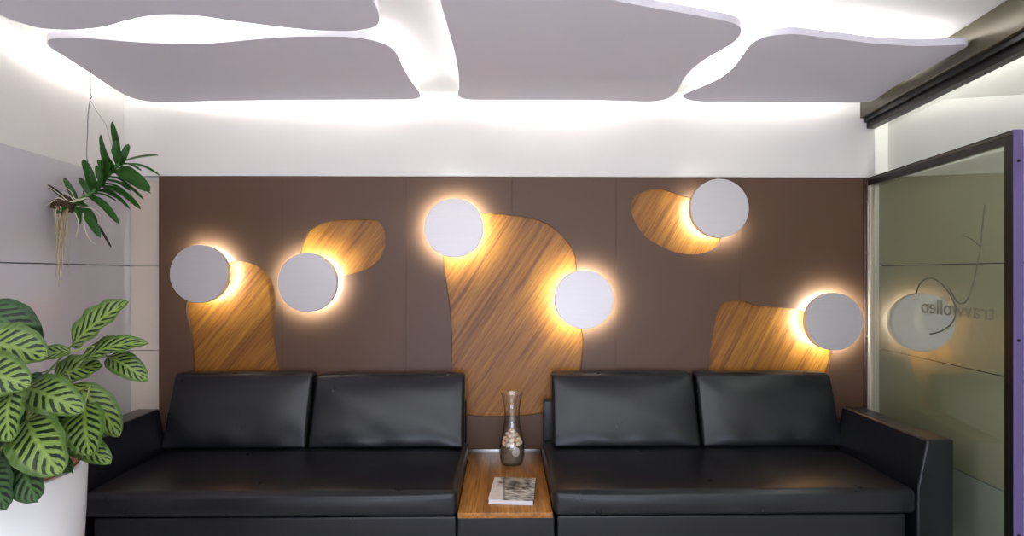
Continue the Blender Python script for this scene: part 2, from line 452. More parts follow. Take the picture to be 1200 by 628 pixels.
for a, b in zip(edges, edges[1:]):
    bm = B(a+.0004, b-.0004, YP, YW-.002, 0.0, PTOP, .0007, 1)
    bmesh.ops.recalc_face_normals(bm, faces=bm.faces)
    bmesh.ops.translate(bm, verts=bm.verts, vec=-panelling.location)
    me = bpy.data.meshes.new('panel_board'); bm.to_mesh(me); bm.free()
    o = bpy.data.objects.new('panel_board', me); C.objects.link(o); o.parent = panelling
    used = False
    for c, cu in zip(cuts, cutters):
        if max(p.x for p in c) > a and min(p.x for p in c) < b:
            md = o.modifiers.new('cut', 'BOOLEAN'); md.object = cu; md.operation = 'DIFFERENCE'; md.solver = 'EXACT'; used = True
    if used:
        bpy.context.view_layer.update()
        nm = evaluated(o); o.modifiers.clear(); o.data = nm; nm.name = 'panel_board'
    o.data.materials.clear(); o.data.materials.append(M['brown'])
for o in cutters: bpy.data.objects.remove(o)
inlay_labels = [
 'wood veneer inlay behind the left end of the left sofa, rising to the leftmost lamp',
 'small rounded wood veneer inlay touching the second lamp from the left',
 'largest wood veneer inlay, between the two sofas behind the glass carafe',
 'bean-shaped wood veneer inlay high on the wall left of the topmost lamp',
 'wood veneer inlay behind the right end of the right sofa beside the rightmost lamp']
for i, c in enumerate(cuts):
    xs = [p.x for p in c]; zs = [p.z for p in c]; cx, cz = sum(xs)/len(xs), sum(zs)/len(zs)
    poly = [Vector((cx+(p.x-cx)*1.09, YW, cz+(p.z-cz)*1.07)) for p in c]
    bm = bmesh.new(); prism(bm, poly, (0, .012, 0))
    tag(put('wood_inlay', bm, M['inlay'][i], loc=(cx, YW, min(zs)), smooth=False), inlay_labels[i], 'wood inlay', 'wood inlays in the brown panelling')
# backing board carrying boards and inlays
structure(put('trim_6', B(PX0, PX1, YW+.012, YB-.001, 0, PTOP-.002), M['joint_dark'], smooth=False), 'dark backing board of the brown panelling', 'wall panelling')

# jamb between panelling and glass
j = thing('trim_7', ((PX1+2.45)/2, 4.0, 0), 'slim glossy brown door jamb with small bolts at the right end of the panelling', 'door jamb'); j['kind'] = 'structure'
put('jamb_post', B(PX1+.002, 2.452, 3.985, YB-.002, 0, PTOP, .006), M['brown_gloss'], j)
for py in (236, 297, 394):
    p = at_y(1016, py, 3.985); bm = bmesh.new()
    lathe(bm, [(0, -.006), (.006, -.006), (.008, -.002), (.008, .001), (0, .001)], (PX1+.022, 3.985, p.z), 'Y', 16)
    put('bolt', bm, M['steel'], j)

# ------------------------------------------------------------------ hung ceiling panels
def zc(lst): return [at_z(x, y, ZC) for x, y in lst]
pA = zc([(0,17.6),(31,29),(58,34),(91,35),(124,31),(145,25),(172,19),(200,17),(235,19),(275,25),(350,34),(400,36.5),(425,35.2),(438,32),(444,25),(443,13),(437,0),(431,-25),(430,-70),(436,-150)])
pA += [Vector((-.62, 1.45, ZC)), Vector((-1.9, 1.42, ZC)), Vector((-2.02, 1.6, ZC))]
pB = zc([(55,50),(60,45.5),(83,44),(124,46.5),(166,49.7),(220,51.3),(250,50.5),(300,46),(350,43),(400,43),(421,44.5),(441,48.6),(456,54.5),(464,62),(472.5,79.7),(483,97),(491.5,109),(491.5,114),(485,116.3),(465,116.8),(400,117),(300,117.8),(230,119),(190,120.3),(165,117.5),(145,110.5),(105,85),(70,62.5),(57.5,54)])
pC = zc([(516,0),(524,29),(532.5,60),(537.6,89),(537.8,104),(537,112),(545,116.3),(570,117),(680,117.2),(726.7,118.2),(766,119),(782.7,115.5),(793,107.5),(801,93),(810.7,81.7),(827,69),(848,57),(862,48),(868.5,38.5),(866.7,31.5),(855,25.7),(820,18.7),(773,10.5),(722,1.2),(690,-5),(600,-24),(540,-34),(514,-25)])
pD = zc([(800,113.5),(803.7,109.7),(820,102.7),(843,92),(859.7,79),(871,64),(880.7,51.5),(894.7,44),(913,40.8),(932,40),(960,43.2),(1000,48),(1025,51),(1050,52.6),(1075,54),(1110,53),(1131,52.3),(1134,54),(1120,62),(1100,73),(1050,100),(1034,111),(1020,119.2),(1000,120.2),(900,119.8),(850,119.2),(815,118.6)])
boxes = [
 [(-1.93,1.6),(-.85,1.6),(-.85,2.36),(-2.03,2.36)],
 [(-2.08,2.98),(-.75,2.98),(-.62,3.70),(-2.24,3.70)],
 [(-.02,2.42),(1.0,2.74),(.86,3.70),(-.1,3.70)],
 [(1.33,2.83),(2.1,3.08),(2.2,3.70),(1.34,3.70)]]
clab = ['white hung ceiling panel at top left of the room above the wavy light gap',
        'white hung ceiling panel at back left over the left sofa',
        'white hung ceiling panel in the middle between two light channels',
        'white hung ceiling panel at back right next to the dark rail']
TP = .034
for poly, q, lb in zip((pA, pB, pC, pD), boxes, clab):
    sm = catmull(poly, 5)
    c = sum(sm, Vector((0, 0, 0)))/len(sm)
    t = thing('ceiling_panel', (c.x, c.y, ZC), lb, 'ceiling panel', 'hung ceiling panels')
    bm = bmesh.new(); prism(bm, sm, (0, 0, TP))
    bevel_e = [e for e in bm.edges if abs(e.verts[0].co.z-e.verts[1].co.z) < 1e-6 and len(e.link_faces) == 2]
    bmesh.ops.bevel(bm, geom=bevel_e, offset=.003, segments=2, profile=.5, affect='EDGES', clamp_overlap=True)
    put('panel', bm, M['panel_white'], t, angle=18)
    bm = bmesh.new(); prism(bm, [Vector((x, y, ZC+TP)) for x, y in q], (0, 0, ZS-ZC-TP))
    put('hanger_box', bm, M['white_paint'], t, smooth=False)
    # led strip wrapped around the hanger box
    qc = Vector((sum(x for x, y in q)/4, sum(y for x, y in q)/4, 0)); bm = bmesh.new()
    for i in range(4):
        a, b = Vector((*q[i], 0)), Vector((*q[(i+1) % 4], 0)); d = (b-a).normalized(); nrm = Vector((d.y, -d.x, 0))
        if nrm.dot((a+b)/2-qc) < 0: nrm = -nrm
        lo = [a+nrm*.001, b+nrm*.001, b+nrm*.007, a+nrm*.007]
        hexa(bm, [Vector((p.x, p.y, ZS-.066)) for p in lo], [Vector((p.x, p.y, ZS-.010)) for p in lo])
    put('led_strip', bm, M['led_cove'], t, smooth=False)

# ------------------------------------------------------------------ rail, transom, sliding door
r = thing('door_rail', (XD(3), 3, 2.5), 'dark sliding door rail under the ceiling along the right wall', 'rail')
bm = SB(XD, -.042, .045, (.6), 4.002, 2.565, ZS-.001, .004); put('fascia', bm, M['olive_metal'], r)
bm = bmesh.new()
sbox(bm, XD, -.02, .003, .6, 4.0, 2.535, 2.563); sbox(bm, XD, .003, .06, .6, 4.0, 2.495, 2.563)
put('track', bm, M['black_metal'], r, smooth=False)  # dark track; its black also carries the shadow under the fascia
w = thing('window_1', (XD(3)+.06, 3, 2.17), 'pale fixed glass transom above the sliding door on the right', 'window'); w['kind'] = 'structure'
put('transom_pane', SB(XD, .055, .063, .6, 4.0, 2.10, 2.494), M['transom_glass'], w, smooth=False)

YD0, YD1 = 2.63, 3.98
DT = .04
door = thing('sliding_door', (XD(3.3), 3.3, 0), 'glass sliding door with black frame and mirrored lettering at right', 'sliding door')
ztop = 2.16
fr = bmesh.new(); sbox(fr, XD, 0, DT, YD0+.003, YD1, ztop-.052, ztop); put('top_rail', fr, M['dark_metal'], door, smooth=False)
fr = bmesh.new(); sbox(fr, XD, -.003, .002, YD0+.003, YD1, ztop-.018, ztop-.010); put('top_groove_bead', fr, M['olive_metal'], door, smooth=False)
put('front_stile', SB(XD, 0, DT, YD0+.004, YD0+.06, 0.02, ztop-.0525), M['dark_metal'], door, smooth=False)
put('back_stile', SB(XD, .004, DT-.004, YD1-.022, YD1, 0.02, ztop-.0525), M['clad_back'], door, smooth=False)
put('bottom_rail', SB(XD, 0, DT, YD0+.0605, YD1-.0225, 0.02, .10), M['dark_metal'], door, smooth=False)
ep = put('end_plate', SB(XD, -.002, DT+.002, YD0-.002, YD0+.003, 0.02, ztop), M['violet_light_metal'], door, smooth=False); ep['label'] = 'end plate with violet light in its colour'
for z in (.35, 1.22, 2.02):
    bm = bmesh.new(); lathe(bm, [(0, -.004), (.006, -.004), (.007, 0), (0, 0)], (XD(YD0)+.02, YD0-.002, z), 'Y', 14)
    put('screw', bm, M['dark_metal'], ep)
pane = put('glass_pane', SB(XD, .014, .022, YD0+.061, YD1-.0225, .101, ztop-.053), M['door_glass'], door, smooth=False)
# line drawing and mirrored lettering on the pane
off = .012
def on_glass(lst): return catmull([at_door(x, y, off) for x, y in lst], 6, closed=False)
bm = bmesh.new()
tube(bm, on_glass([(1154,240),(1151.5,265),(1149,290),(1145,312),(1140,334),(1135,348),(1129,355.5),(1122,354),(1116.5,346),(1112,338)]), .0035, 6)
tube(bm, on_glass([(1128,275.5),(1138,280),(1148.5,289)]), .003, 6)
tube(bm, on_glass([(1073,345),(1078,332.5),(1087,326),(1097,328),(1108,338),(1116,350),(1120,362),(1118.5,373),(1112,382),(1102,388),(1090,391.5)]), .0038, 6)
ld = put('line_drawing', bm, M['line_grey'], pane)
fc = bpy.data.curves.new('lettering', 'FONT'); fc.body = 'travwolleo'; fc.size = .115; fc.extrude = .0006; fc.space_character = 1.02
fo = bpy.data.objects.new('lettering_tmp', fc); C.objects.link(fo); bpy.context.view_layer.update()
tm = evaluated(fo); bpy.data.objects.remove(fo)
bm = bmesh.new(); bm.from_mesh(tm)
p0 = at_door(1166, 376, off); p1 = at_door(1080, 366, off)
wd = max(v.co.x for v in bm.verts); k = (Vector((p1.x, p1.y, 0))-Vector((p0.x, p0.y, 0))).length/wd
dirv = Vector((p1.x-p0.x, p1.y-p0.y, 0)).normalized(); nv = Vector((-1, 0, 0))
for v in bm.verts:
    x, y, z = v.co; v.co = Vector((p0.x, p0.y, (p0.z+p1.z)/2))+dirv*(x*k)+Vector((0, 0, y))+nv*z
put('lettering', bm, M['lettering'], pane, smooth=False)

# ================================================================== WALL LAMPS
lamps = [(233,321,34,'brushed metal disc wall lamp at far left above the left end of the left sofa'),
         (360,331,34.5,'brushed metal disc wall lamp below the small rounded wood inlay'),
         (532,267,34.5,'brushed metal disc wall lamp at upper left of the largest wood inlay'),
         (684.5,351,34.5,'brushed metal disc wall lamp on the right edge of the largest wood inlay'),
         (843.5,244,34.5,'brushed metal disc wall lamp highest on the wall, beside the bean-shaped inlay'),
         (978,377,33.8,'brushed metal disc wall lamp at far right next to the glass door')]
YF = 3.905
def disc_bm(cx, cz, R):
    bm = bmesh.new()
    lathe(bm, [(0, 0), (R*.5, 0), (R-.0025, 0), (R, .0025), (R, .043), (R-.003, .045), (R-.005, .043), (R-.005, .030), (0, .030)], (cx, YF, cz), 'Y', 96)
    return bm
arcs = [(-95, 115), (0, 360), (0, 360), (0, 360), (150, 325), (0, 360)]      # the led strip faces the cut-out
for (px, py, rp, lb), arc in zip(lamps, arcs):
    c = at_y(px, py, YF); dist = c.y*math.cos(YAW)+c.x*math.sin(YAW); R = rp*dist/F
    t = thing('wall_lamp', (c.x, 3.999, c.z), lb, 'wall lamp', 'round metal wall lamps')
    put('disc', disc_bm(c.x, c.z, R), M['brushed'], t, angle=14)
    bm = bmesh.new(); lathe(bm, [(0, .0305), (.10, .0305), (.10, YP-YF-.0005), (0, YP-YF-.0005)], (c.x, YF, c.z), 'Y', 40)
    put('mount', bm, M['steel'], t)
    a0, a1 = arc; bm = bmesh.new()
    if a1-a0 >= 360: lathe(bm, [(R-.034, .031), (R-.024, .031), (R-.024, .038), (R-.034, .038)], (c.x, YF, c.z), 'Y', 64, close=True)
    else: tube(bm, [(c.x+(R-.029)*math.cos(math.radians(a0+(a1-a0)*k/40)), YF+.0355, c.z+(R-.029)*math.sin(math.radians(a0+(a1-a0)*k/40))) for k in range(41)], .0047, 8)
    put('led_ring', bm, M['led_lamp'], t)

# ================================================================== SOFAS
ZSEAT0, ZSEAT1 = .296, .430
def seat(x0, x1, seed):
    rnd = random.Random(seed); ph = [rnd.uniform(0, 6.28) for _ in range(6)]
    hx, hy, hz = (x1-x0)/2, .455, (ZSEAT1-ZSEAT0)/2
    def fn(w, p):
        a, b, c = p
        if w.z > 0:
            w.z += .012*(1-a**6)*(1-b**4) - .006 + .0025*math.sin(9*a+ph[0])*math.cos(3*b+ph[1])*(1-b*b)
            w.z += .0035*math.exp(-(a/.05)**2)*-1*(1-b*b)
        if b < -.9: w.y -= .010*(1-c*c)*(1-a**8)+.002*math.sin(7*a+ph[2])*(1-c*c)
        return w
    return rounded_box((x0+x1)/2, 2.995+hy, (ZSEAT0+ZSEAT1)/2, hx, hy, hz, .032, fn, (44, 18, 5))
def back_cushion(x0, x1, top, seed):
    rnd = random.Random(seed); ph = [rnd.uniform(0, 6.28) for _ in range(6)]
    z0 = ZSEAT1+.002; hx, hy, hz = (x1-x0)/2, .068, (top-z0)/2
    def fn(w, p):
        a, b, c = p
        if b < -.5: w.y -= .034*(1-a**4)*(1-c**4)
        pinch = (1-abs(a)**5)*.006
        w.z += (pinch-.004)*(1 if c > .9 else 0)+.002*math.sin(5*a+ph[0])*(c > .9)
        if b < -.5: w.y += .0025*math.sin(11*a+ph[1]+3*c)*math.exp(-((c+.75)/.35)**2)+.002*math.sin(4*a+5*c+ph[2])
        w.x *= 1-.012*(1-c*c)*0-.006*(c+1)
        t = (c+1)/2
        w.y *= 1-.22*t                                     # slimmer towards the top
        w.y += .145*t                                      # leans back
        return w
    return rounded_box((x0+x1)/2, 3.705+hy, z0+hz, hx, hy, hz, .022, fn, (30, 5, 16))
def arm(xi, xo):
    """xi inner, xo outer at the top; a little thicker towards the seat"""
    s = 1 if xo > xi else -1; hx = abs(xo-xi)/2; hz = .672/2
    def fn(w, p):
        if (w.x*s) < 0: w.x += -s*.05*max(0, min(1, (.672-(w.z+hz))/.25))
        return w
    return rounded_box((xi+xo)/2, 3.002+.384, hz, hx, .384, hz, .012, fn, (4, 14, 14))
def sofa(label, xa, xb, side, cushions, seed):
    """xa..xb seat width; side -1: arm at left, +1: arm at right"""
    t = thing('sofa', ((xa+xb)/2, 3.5, 0), label, 'sofa', 'pair of black leather sofas')
    b0, b1 = (xa+.0525, xb-.006) if side < 0 else (xa+.02, xb-.0525)
    put('base', rounded_box((b0+b1)/2, 3.46, .147, (b1-b0)/2, .443, .147, .012, None, (4, 4, 4)), M['leather'], t)
    s0, s1 = (xa+.006, xb) if side < 0 else (xa, xb-.006)
    put('seat_cushion', seat(s0, s1, seed), M['leather'], t)
    for i, (x0, x1, tp) in enumerate(cushions): put('back_cushion', back_cushion(x0, x1, tp, seed+i+3), M['leather'], t)
    f0, f1 = (xa+.02, xb-.012) if side < 0 else (xa+.012, xb-.02)
    put('back_frame', rounded_box((f0+f1)/2, 3.95, .342, (f1-f0)/2, .042, .342, .012, None, (4, 3, 4)), M['leather'], t)
    if side < 0: put('arm', arm(-2.152, -2.29), M['leather'], t)
    else: put('arm', arm(2.152, 2.29), M['leather'], t)
    return t
sofa('black leather two-seat sofa on the left with its armrest beside the potted plant', -2.105, -.2315, -1,
     [(-2.120, -1.224, .876), (-1.214, -.246, .864)], 1)
sofa('black leather two-seat sofa on the right with its armrest beside the glass door', .2505, 2.105, 1,
     [(.308, 1.236, .872), (1.246, 2.135, .872)], 11)

# ================================================================== TABLE BETWEEN THE SOFAS
ZT = .323
t = thing('side_table', (.008, 3.5, 0), 'low wood-topped table unit between the two black sofas', 'table')
put('table_top', B(-.228, .247, 2.985, 3.97, ZT-.028, ZT, .0015), M['table_wood'], t)
put('base', rounded_box(.013, 3.46, .1465, .246, .443, .1465, .010, None, (4, 4, 4)), M['leather'], t)
put('rear_strip', B(-.228, .247, 3.972, 3.986, .29, ZT+.026, .002), M['steel'], t)

# carafe
cc = at_y(600, 545, 3.752); cx, cy = cc.x, 3.752
t = thing('carafe', (cx, cy, ZT), 'clear glass carafe filled with sand and shells on the wooden table', 'carafe')
outer = [(.0, 0), (.055, 0), (.066, .003), (.072, .012), (.0775, .045), (.080, .085), (.0775, .125), (.070, .165), (.060, .205), (.0525, .245), (.0485, .285), (.0475, .320), (.051, .360), (.058, .400), (.066, .432), (.071, .443)]
inner = [(.0695, .444), (.064, .432), (.056, .400), (.049, .360), (.0455, .320), (.0465, .285), (.050, .245), (.0575, .205), (.0675, .165), (.075, .125), (.0775, .085), (.075, .045), (.068, .016), (.0, .014)]
bm = bmesh.new(); lathe(bm, outer+inner, (cx, cy, ZT+.0005), 'Z', 64)
put('vessel', bm, M['carafe_glass'], t, angle=60)
bm = bmesh.new(); lathe(bm, [(0, .016), (.066, .018), (.0695, .045), (.0695, .085), (.0690, .108), (.06, .116), (.03, .121), (0, .119)], (cx, cy, ZT), 'Z', 40)
for v in bm.verts:
    if v.co.z > ZT+.105: v.co.z += random.uniform(-.004, .004)
tag(put('sand', bm, M['sand'], loc=(cx, cy, ZT+.016)), 'grey brown sand filling the bottom of the glass carafe', 'sand', kind='stuff')
def pebble_bm(c, r, seed, flat=.75):
    rnd = random.Random(seed); bm = bmesh.new(); bmesh.ops.create_icosphere(bm, subdivisions=3, radius=1)
    R = Matrix.Rotation(rnd.uniform(0, 6), 3, 'Z') @ Matrix.Rotation(rnd.uniform(-.6, .6), 3, 'X')
    k1, k2 = rnd.uniform(3, 6), rnd.uniform(0, 6)
    for v in bm.verts:
        d = v.co.copy(); rr = 1+.07*math.sin(k1*d.x+k2)+.06*math.sin(k1*d.y-k2)+.03*abs(math.sin(9*math.atan2(d.y, d.x)))
        v.co = R @ Vector((d.x*rr*r, d.y*rr*r*.85, d.z*rr*r*flat)) + Vector(c)
    return bm
shells = []; rnd = random.Random(5)
for ring, (zz, rr, n, r) in enumerate([(.131, .050, 9, .018), (.137, .016, 3, .017), (.158, .042, 8, .017), (.162, .010, 2, .016), (.184, .030, 5, .0155), (.206, .013, 3, .0145)]):
    for k in range(n):
        a = 2*PI*k/n+ring*.7
        shells.append((cx+rr*math.cos(a), cy+rr*math.sin(a), ZT+zz+rnd.uniform(-.003, .003), r))
for i, (x, y, z, r) in enumerate(shells):
    m = (M['shell_cream'], M['shell_pink'], M['shell_cream'], M['shell_pink'])[i % 4]
    o = put('shell', pebble_bm((x, y, z), r, i), m, loc=(x, y, z-r*.7))
    tag(o, 'small cream or pinkish shell in the heap inside the carafe', 'shell', 'shells in the carafe')
p = Vector((cx+.019, cy-.051, ZT+.086)); bm = bmesh.new(); bmesh.ops.create_icosphere(bm, subdivisions=4, radius=1)
for v in bm.verts:
    d = v.co.copy(); k = 1+.05*math.sin(3*d.x+1)+.04*math.sin(4*d.z)
    v.co = p+Matrix.Rotation(.35, 3, 'Z') @ Vector((d.x*.031*k, d.y*.020, d.z*.035*k))
o = put('pebble', bm, M['pebble'], loc=(p.x, p.y, p.z-.035)); tag(o, 'large pale pebble pressed against the glass low in the carafe', 'pebble')

# book
fl, frr = at_z(571.5, 591.7, ZT), at_z(625.5, 591.7, ZT)
bw, bd, bh = .236, .335, .026
ang = math.radians(-5)
bc = Vector(((fl.x+frr.x)/2, fl.y, ZT))+Matrix.Rotation(ang, 3, 'Z') @ Vector((0, bd/2, 0))
bk = thing('book', bc, 'closed book with black and white photo cover on the wooden table', 'book')
def bookpart(x0, x1, y0, y1, z0, z1, bev=.0006):
    bm = B(x0, x1, y0, y1, z0, z1, bev, 1)
    bmesh.ops.rotate(bm, verts=bm.verts, cent=(0, 0, 0), matrix=Matrix.Rotation(ang, 3, 'Z'))
    bmesh.ops.translate(bm, verts=bm.verts, vec=bc); return bm
put('pages', bookpart(-bw/2+.004, bw/2-.004, -bd/2+.003, bd/2-.003, .0032, bh-.0032), M['paper'], bk, smooth=False)
put('back_cover', bookpart(-bw/2, bw/2, -bd/2, bd/2, .0004, .003), M['paper'], bk, smooth=False)
put('spine', bookpart(bw/2-.003, bw/2+.001, -bd/2, bd/2, .0032, bh-.0032), M['joint_dark'], bk, smooth=False)
fcv = put('front_cover', bookpart(-bw/2, bw/2, -bd/2, bd/2, bh-.003, bh), M['book_cover'], bk, smooth=False)
fcv['label'] = 'black and white photo cover'
ul = fcv.data.uv_layers.new(name='UVMap'); Ri = Matrix.Rotation(-ang, 3, 'Z')
for lp in fcv.data.loops:
    q = Ri @ fcv.data.vertices[lp.vertex_index].co
    ul.data[lp.index].uv = ((q.x+bw/2)/bw, (q.y+bd/2)/bd)

# ================================================================== PLANTS
def leaf_mesh(base, tip, width, nrm, arch=.1, fold=.15, tipfold=0.0, wave=.03, shape='oval', nu=18, nv=8, twist=0.0):
    base, tip, nrm = Vector(base), Vector(tip), Vector(nrm).normalized()
    ax = tip-base; L = ax.length; ax.normalize()
    side = ax.cross(nrm).normalized(); nn = side.cross(ax).normalized()
    bm = bmesh.new(); uvl = bm.loops.layers.uv.new('UVMap'); grid = []; uvs = {}
    for i in range(nu+1):
        u = i/nu
        if shape == 'oval': w = (math.sin(PI*min(1, u**.88)))**.5*(1-.10*u) if 0 < u < 1 else .0
        elif shape == 'strap': w = min(1, .6+u*1.6)*(1-u**7)**.6*(1-.22*u)
        else: w = max(0, 1-u)**.7
        w = max(w, .012)*width/2
        tw = twist*u
        sd = side*math.cos(tw)+nn*math.sin(tw); no = nn*math.cos(tw)-side*math.sin(tw)
        p = base+ax*(L*u)+nn*(arch*L*math.sin(PI*u)-tipfold*L*u**3)
        row = []
        for j in range(nv+1):
            v = 2*j/nv-1
            q = p+sd*(v*w)+no*(abs(v)**1.4*w*fold+wave*width*math.sin(u*21+v*2)*v*v)
            vt = bm.verts.new(q); uvs[vt] = (u, (v+1)/2); row.append(vt)
        grid.append(row)
    for i in range(nu):
        for j in range(nv):
            f = bm.faces.new((grid[i][j], grid[i+1][j], grid[i+1][j+1], grid[i][j+1]))
            for lp in f.loops: lp[uvl].uv = uvs[lp.vert]
    # real thickness
    bmesh.ops.solidify(bm, geom=list(bm.faces), thickness=.0012)
    return bm

# --- prayer plant in a white planter
PY = 1.95
pc = at_z(-45, 557, .83); 
PR = .34; pcx, pcy = at_y(77, 557, PY).x-PR, PY; PTZ = at_y(77, 557, PY).z
plant = thing('potted_plant', (pcx, pcy, 0), 'leafy patterned prayer plant in a tall white round planter at left', 'plant')
bm = bmesh.new(); H = PTZ
lathe(bm, [(0, 0), (PR*.86, 0), (PR*.88, .01), (PR*.985, H*.8), (PR, H-.006), (PR-.004, H), (PR-.022, H), (PR-.026, H-.01), (PR-.028, H-.10), (0, H-.10)], (pcx, pcy, 0), 'Z', 72)
put('planter', bm, M['pot_white'], plant)
bm = bmesh.new(); lathe(bm, [(0, H-.098), (PR-.032, H-.098), (PR-.030, H+.012), (PR-.05, H+.014), (PR-.055, H-.02), (0, H-.02)], (pcx, pcy, 0), 'Z', 64)
put('inner_pot', bm, M['terracotta'], plant)['label'] = 'terracotta inner pot'
bm = bmesh.new(); lathe(bm, [(0, H-.018), (PR-.06, H-.018), (PR-.06, H-.008), (PR*.5, H+.006), (0, H+.012)], (pcx, pcy, 0), 'Z', 48)
put('soil', bm, M['soil'], plant)
def ply(px, py, y): return at_y(px, py, y)
U = Vector
# base px, base Y, tip px, tip Y, width m, normal, arch, mat, (tipfold)
leaves = [
 ((84,405),1.95,(150,353),1.98,.135,(-.35,-.85,.45),.05,'leaf',.0),
 ((92,428),1.95,(174,402),1.98,.090,(-.1,-.75,.75),.16,'leaf',.0),
 ((126,418),2.00,(173,446),2.00,.085,(.35,-.8,.5),.16,'leaf',.0),
 ((84,412),1.90,(30,424),1.86,.066,(0,-.75,.75),.10,'leaf',.0),
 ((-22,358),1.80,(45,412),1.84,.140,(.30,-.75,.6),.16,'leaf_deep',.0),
 ((-30,402),1.74,(56,418),1.78,.150,(.05,-.75,.65),.10,'leaf',.0),
 ((30,455),1.80,(98,483),1.76,.125,(.12,-.8,.6),.14,'leaf',.0),
 ((16,452),1.72,(12,518),1.64,.130,(-.1,-.95,.25),.08,'leaf',.0),
 ((-34,432),1.70,(36,452),1.70,.140,(.0,-.85,.5),.10,'leaf',.0),
 ((32,492),1.74,(72,556),1.66,.152,(.16,-.92,.35),.09,'leaf',.0),
 ((100,472),1.84,(106,534),1.78,.128,(.10,-.95,.28),.08,'leaf',.0),
 ((84,450),1.90,(140,512),1.92,.100,(.55,-.65,.5),.20,'leaf',.0),
 ((62,446),1.92,(120,428),1.96,.110,(.0,-.8,.55),.14,'leaf',.0),
 ((80,516),1.86,(130,543),1.84,.085,(.2,-.7,.7),.14,'leaf',.0),
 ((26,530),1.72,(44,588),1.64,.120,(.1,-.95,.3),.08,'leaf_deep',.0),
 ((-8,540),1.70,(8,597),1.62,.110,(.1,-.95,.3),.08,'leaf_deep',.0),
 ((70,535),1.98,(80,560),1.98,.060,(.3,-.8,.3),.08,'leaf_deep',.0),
 ((-60,470),1.72,(-20,540),1.62,.150,(-.2,-.9,.4),.10,'leaf',.0),
 ((-90,400),1.74,(-120,345),1.72,.140,(-.2,-.8,.5),.08,'leaf',.0),
 ((-70,380),1.95,(-40,310),2.00,.140,(.0,-.9,.4),.05,'leaf',.0),
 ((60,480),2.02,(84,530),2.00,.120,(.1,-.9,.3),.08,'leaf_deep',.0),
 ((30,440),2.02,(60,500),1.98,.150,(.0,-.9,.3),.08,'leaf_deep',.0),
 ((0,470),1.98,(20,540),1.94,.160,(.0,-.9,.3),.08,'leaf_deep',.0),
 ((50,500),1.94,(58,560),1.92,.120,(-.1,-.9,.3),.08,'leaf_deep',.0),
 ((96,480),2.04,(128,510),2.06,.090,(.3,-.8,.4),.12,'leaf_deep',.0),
 ((-120,450),1.90,(-190,480),1.90,.140,(-.2,-.7,.6),.15,'leaf',.0),
 ((-110,480),1.75,(-150,540),1.68,.140,(-.2,-.9,.3),.10,'leaf',.0),
 ((-40,420),2.15,(10,380),2.25,.140,(.0,-.8,.5),.10,'leaf',.0),
]
rnd = random.Random(3)
for (b, by, t2, ty, w, n, arc, mk, tf) in leaves:
    pb, pt = ply(*b, by), ply(*t2, ty)
    # keep the foliage clear of the wall on its left
    bm = leaf_mesh(pb, pt, w*1.02, n, arc, .20, tf, .034)
    lf = put('leaf', bm, M[mk], plant, angle=80)
    root = Vector((pcx+(pb.x-pcx)*.28+rnd.uniform(-.02, .02), pcy+(pb.y-pcy)*.35+rnd.uniform(-.03, .03), H-.01))
    d = (pt-pb).normalized()
    mid1 = root+(pb-root)*.45+Vector((0, 0, .06)); mid2 = pb-d*.05+Vector((0, .02, 0))
    bm = bmesh.new(); tube(bm, catmull([root, mid1, mid2, pb, pb+d*.02], 5, closed=False), .0042, 7, .0022)
    put('stem', bm, M['stem'], lf)

# --- hanging orchid
OY = 3.22
def op(zx, zy, y=OY): return at_y(45+zx/3.927, 130+zy/3.927, y)
o0 = op(130, 430)
orchid = thing('hanging_orchid', (o0.x, o0.y, o0.z), 'bare-root strap-leaved orchid hanging on a wire by the left wall', 'plant')
stem_pts = catmull([op(110,425), op(185,412), op(255,370), op(325,292), op(385,222)], 6, closed=False)
bm = bmesh.new(); tube(bm, stem_pts, .013, 10, .009); put('stem', bm, M['strap'], orchid)
# base zoom, tip zoom, width, arch, normal, dark, depth shift of tip
S_ = [((372,250),(338,48),.062,-.04,(-.4,-.85,.2),0,0),
      ((352,285),(286,106),.058,.05,(-.5,-.8,.2),0,-.03),
      ((335,290),(290,150),.050,.03,(-.3,-.9,.2),0,-.05),
      ((312,325),(296,215),.052,.05,(-.5,-.7,.2),0,-.05),
      ((375,255),(355,130),.050,.02,(.1,-.95,.2),0,-.04),
      ((380,240),(416,152),.040,.03,(.4,-.8,.2),0,0),
      ((375,240),(555,204),.036,.05,(0,-.6,.8),0,.02),
      ((378,248),(562,300),.030,.14,(0,-.45,.9),0,.03),
      ((366,266),(514,372),.086,.10,(.3,-.85,.4),0,-.05),
      ((345,285),(470,330),.032,.12,(0,-.45,.9),0,0),
      ((332,300),(520,382),.028,.14,(0,-.4,.9),0,.02),
      ((318,322),(486,410),.030,.14,(0,-.4,.9),0,.0),
      ((292,345),(472,454),.044,.14,(.1,-.55,.8),0,-.02),
      ((272,362),(422,454),.032,.14,(0,-.45,.9),0,.02),
      ((236,390),(370,520),.046,.14,(.2,-.6,.7),0,-.02),
      ((256,372),(206,222),.050,.12,(.6,-.7,.2),0,-.02),
      ((188,420),(286,584),.052,.10,(.4,-.8,.4),0,-.04),
      ((190,425),(270,520),.044,.10,(.4,-.8,.4),0,-.02),
      ((185,425),(192,524),.036,.05,(.1,-.95,.2),0,-.03),
      ((270,520),(338,632),.014,.08,(.3,-.7,.5),1,-.03),
      ((135,415),(42,338),.024,.06,(0,-.7,.7),1,-.03),
      ((110,418),(20,448),.018,.16,(0,-.5,.8),1,-.03),
      ((172,405),(118,306),.034,.06,(.3,-.8,.3),0,-.03),
      ((160,425),(84,474),.044,.08,(0,-.8,.5),0,-.05),
      ((295,350),(335,235),.056,.03,(-.3,-.9,.2),0,-.04),
      ((262,385),(300,300),.046,.03,(-.3,-.9,.2),0,-.05)]
rnd = random.Random(9)
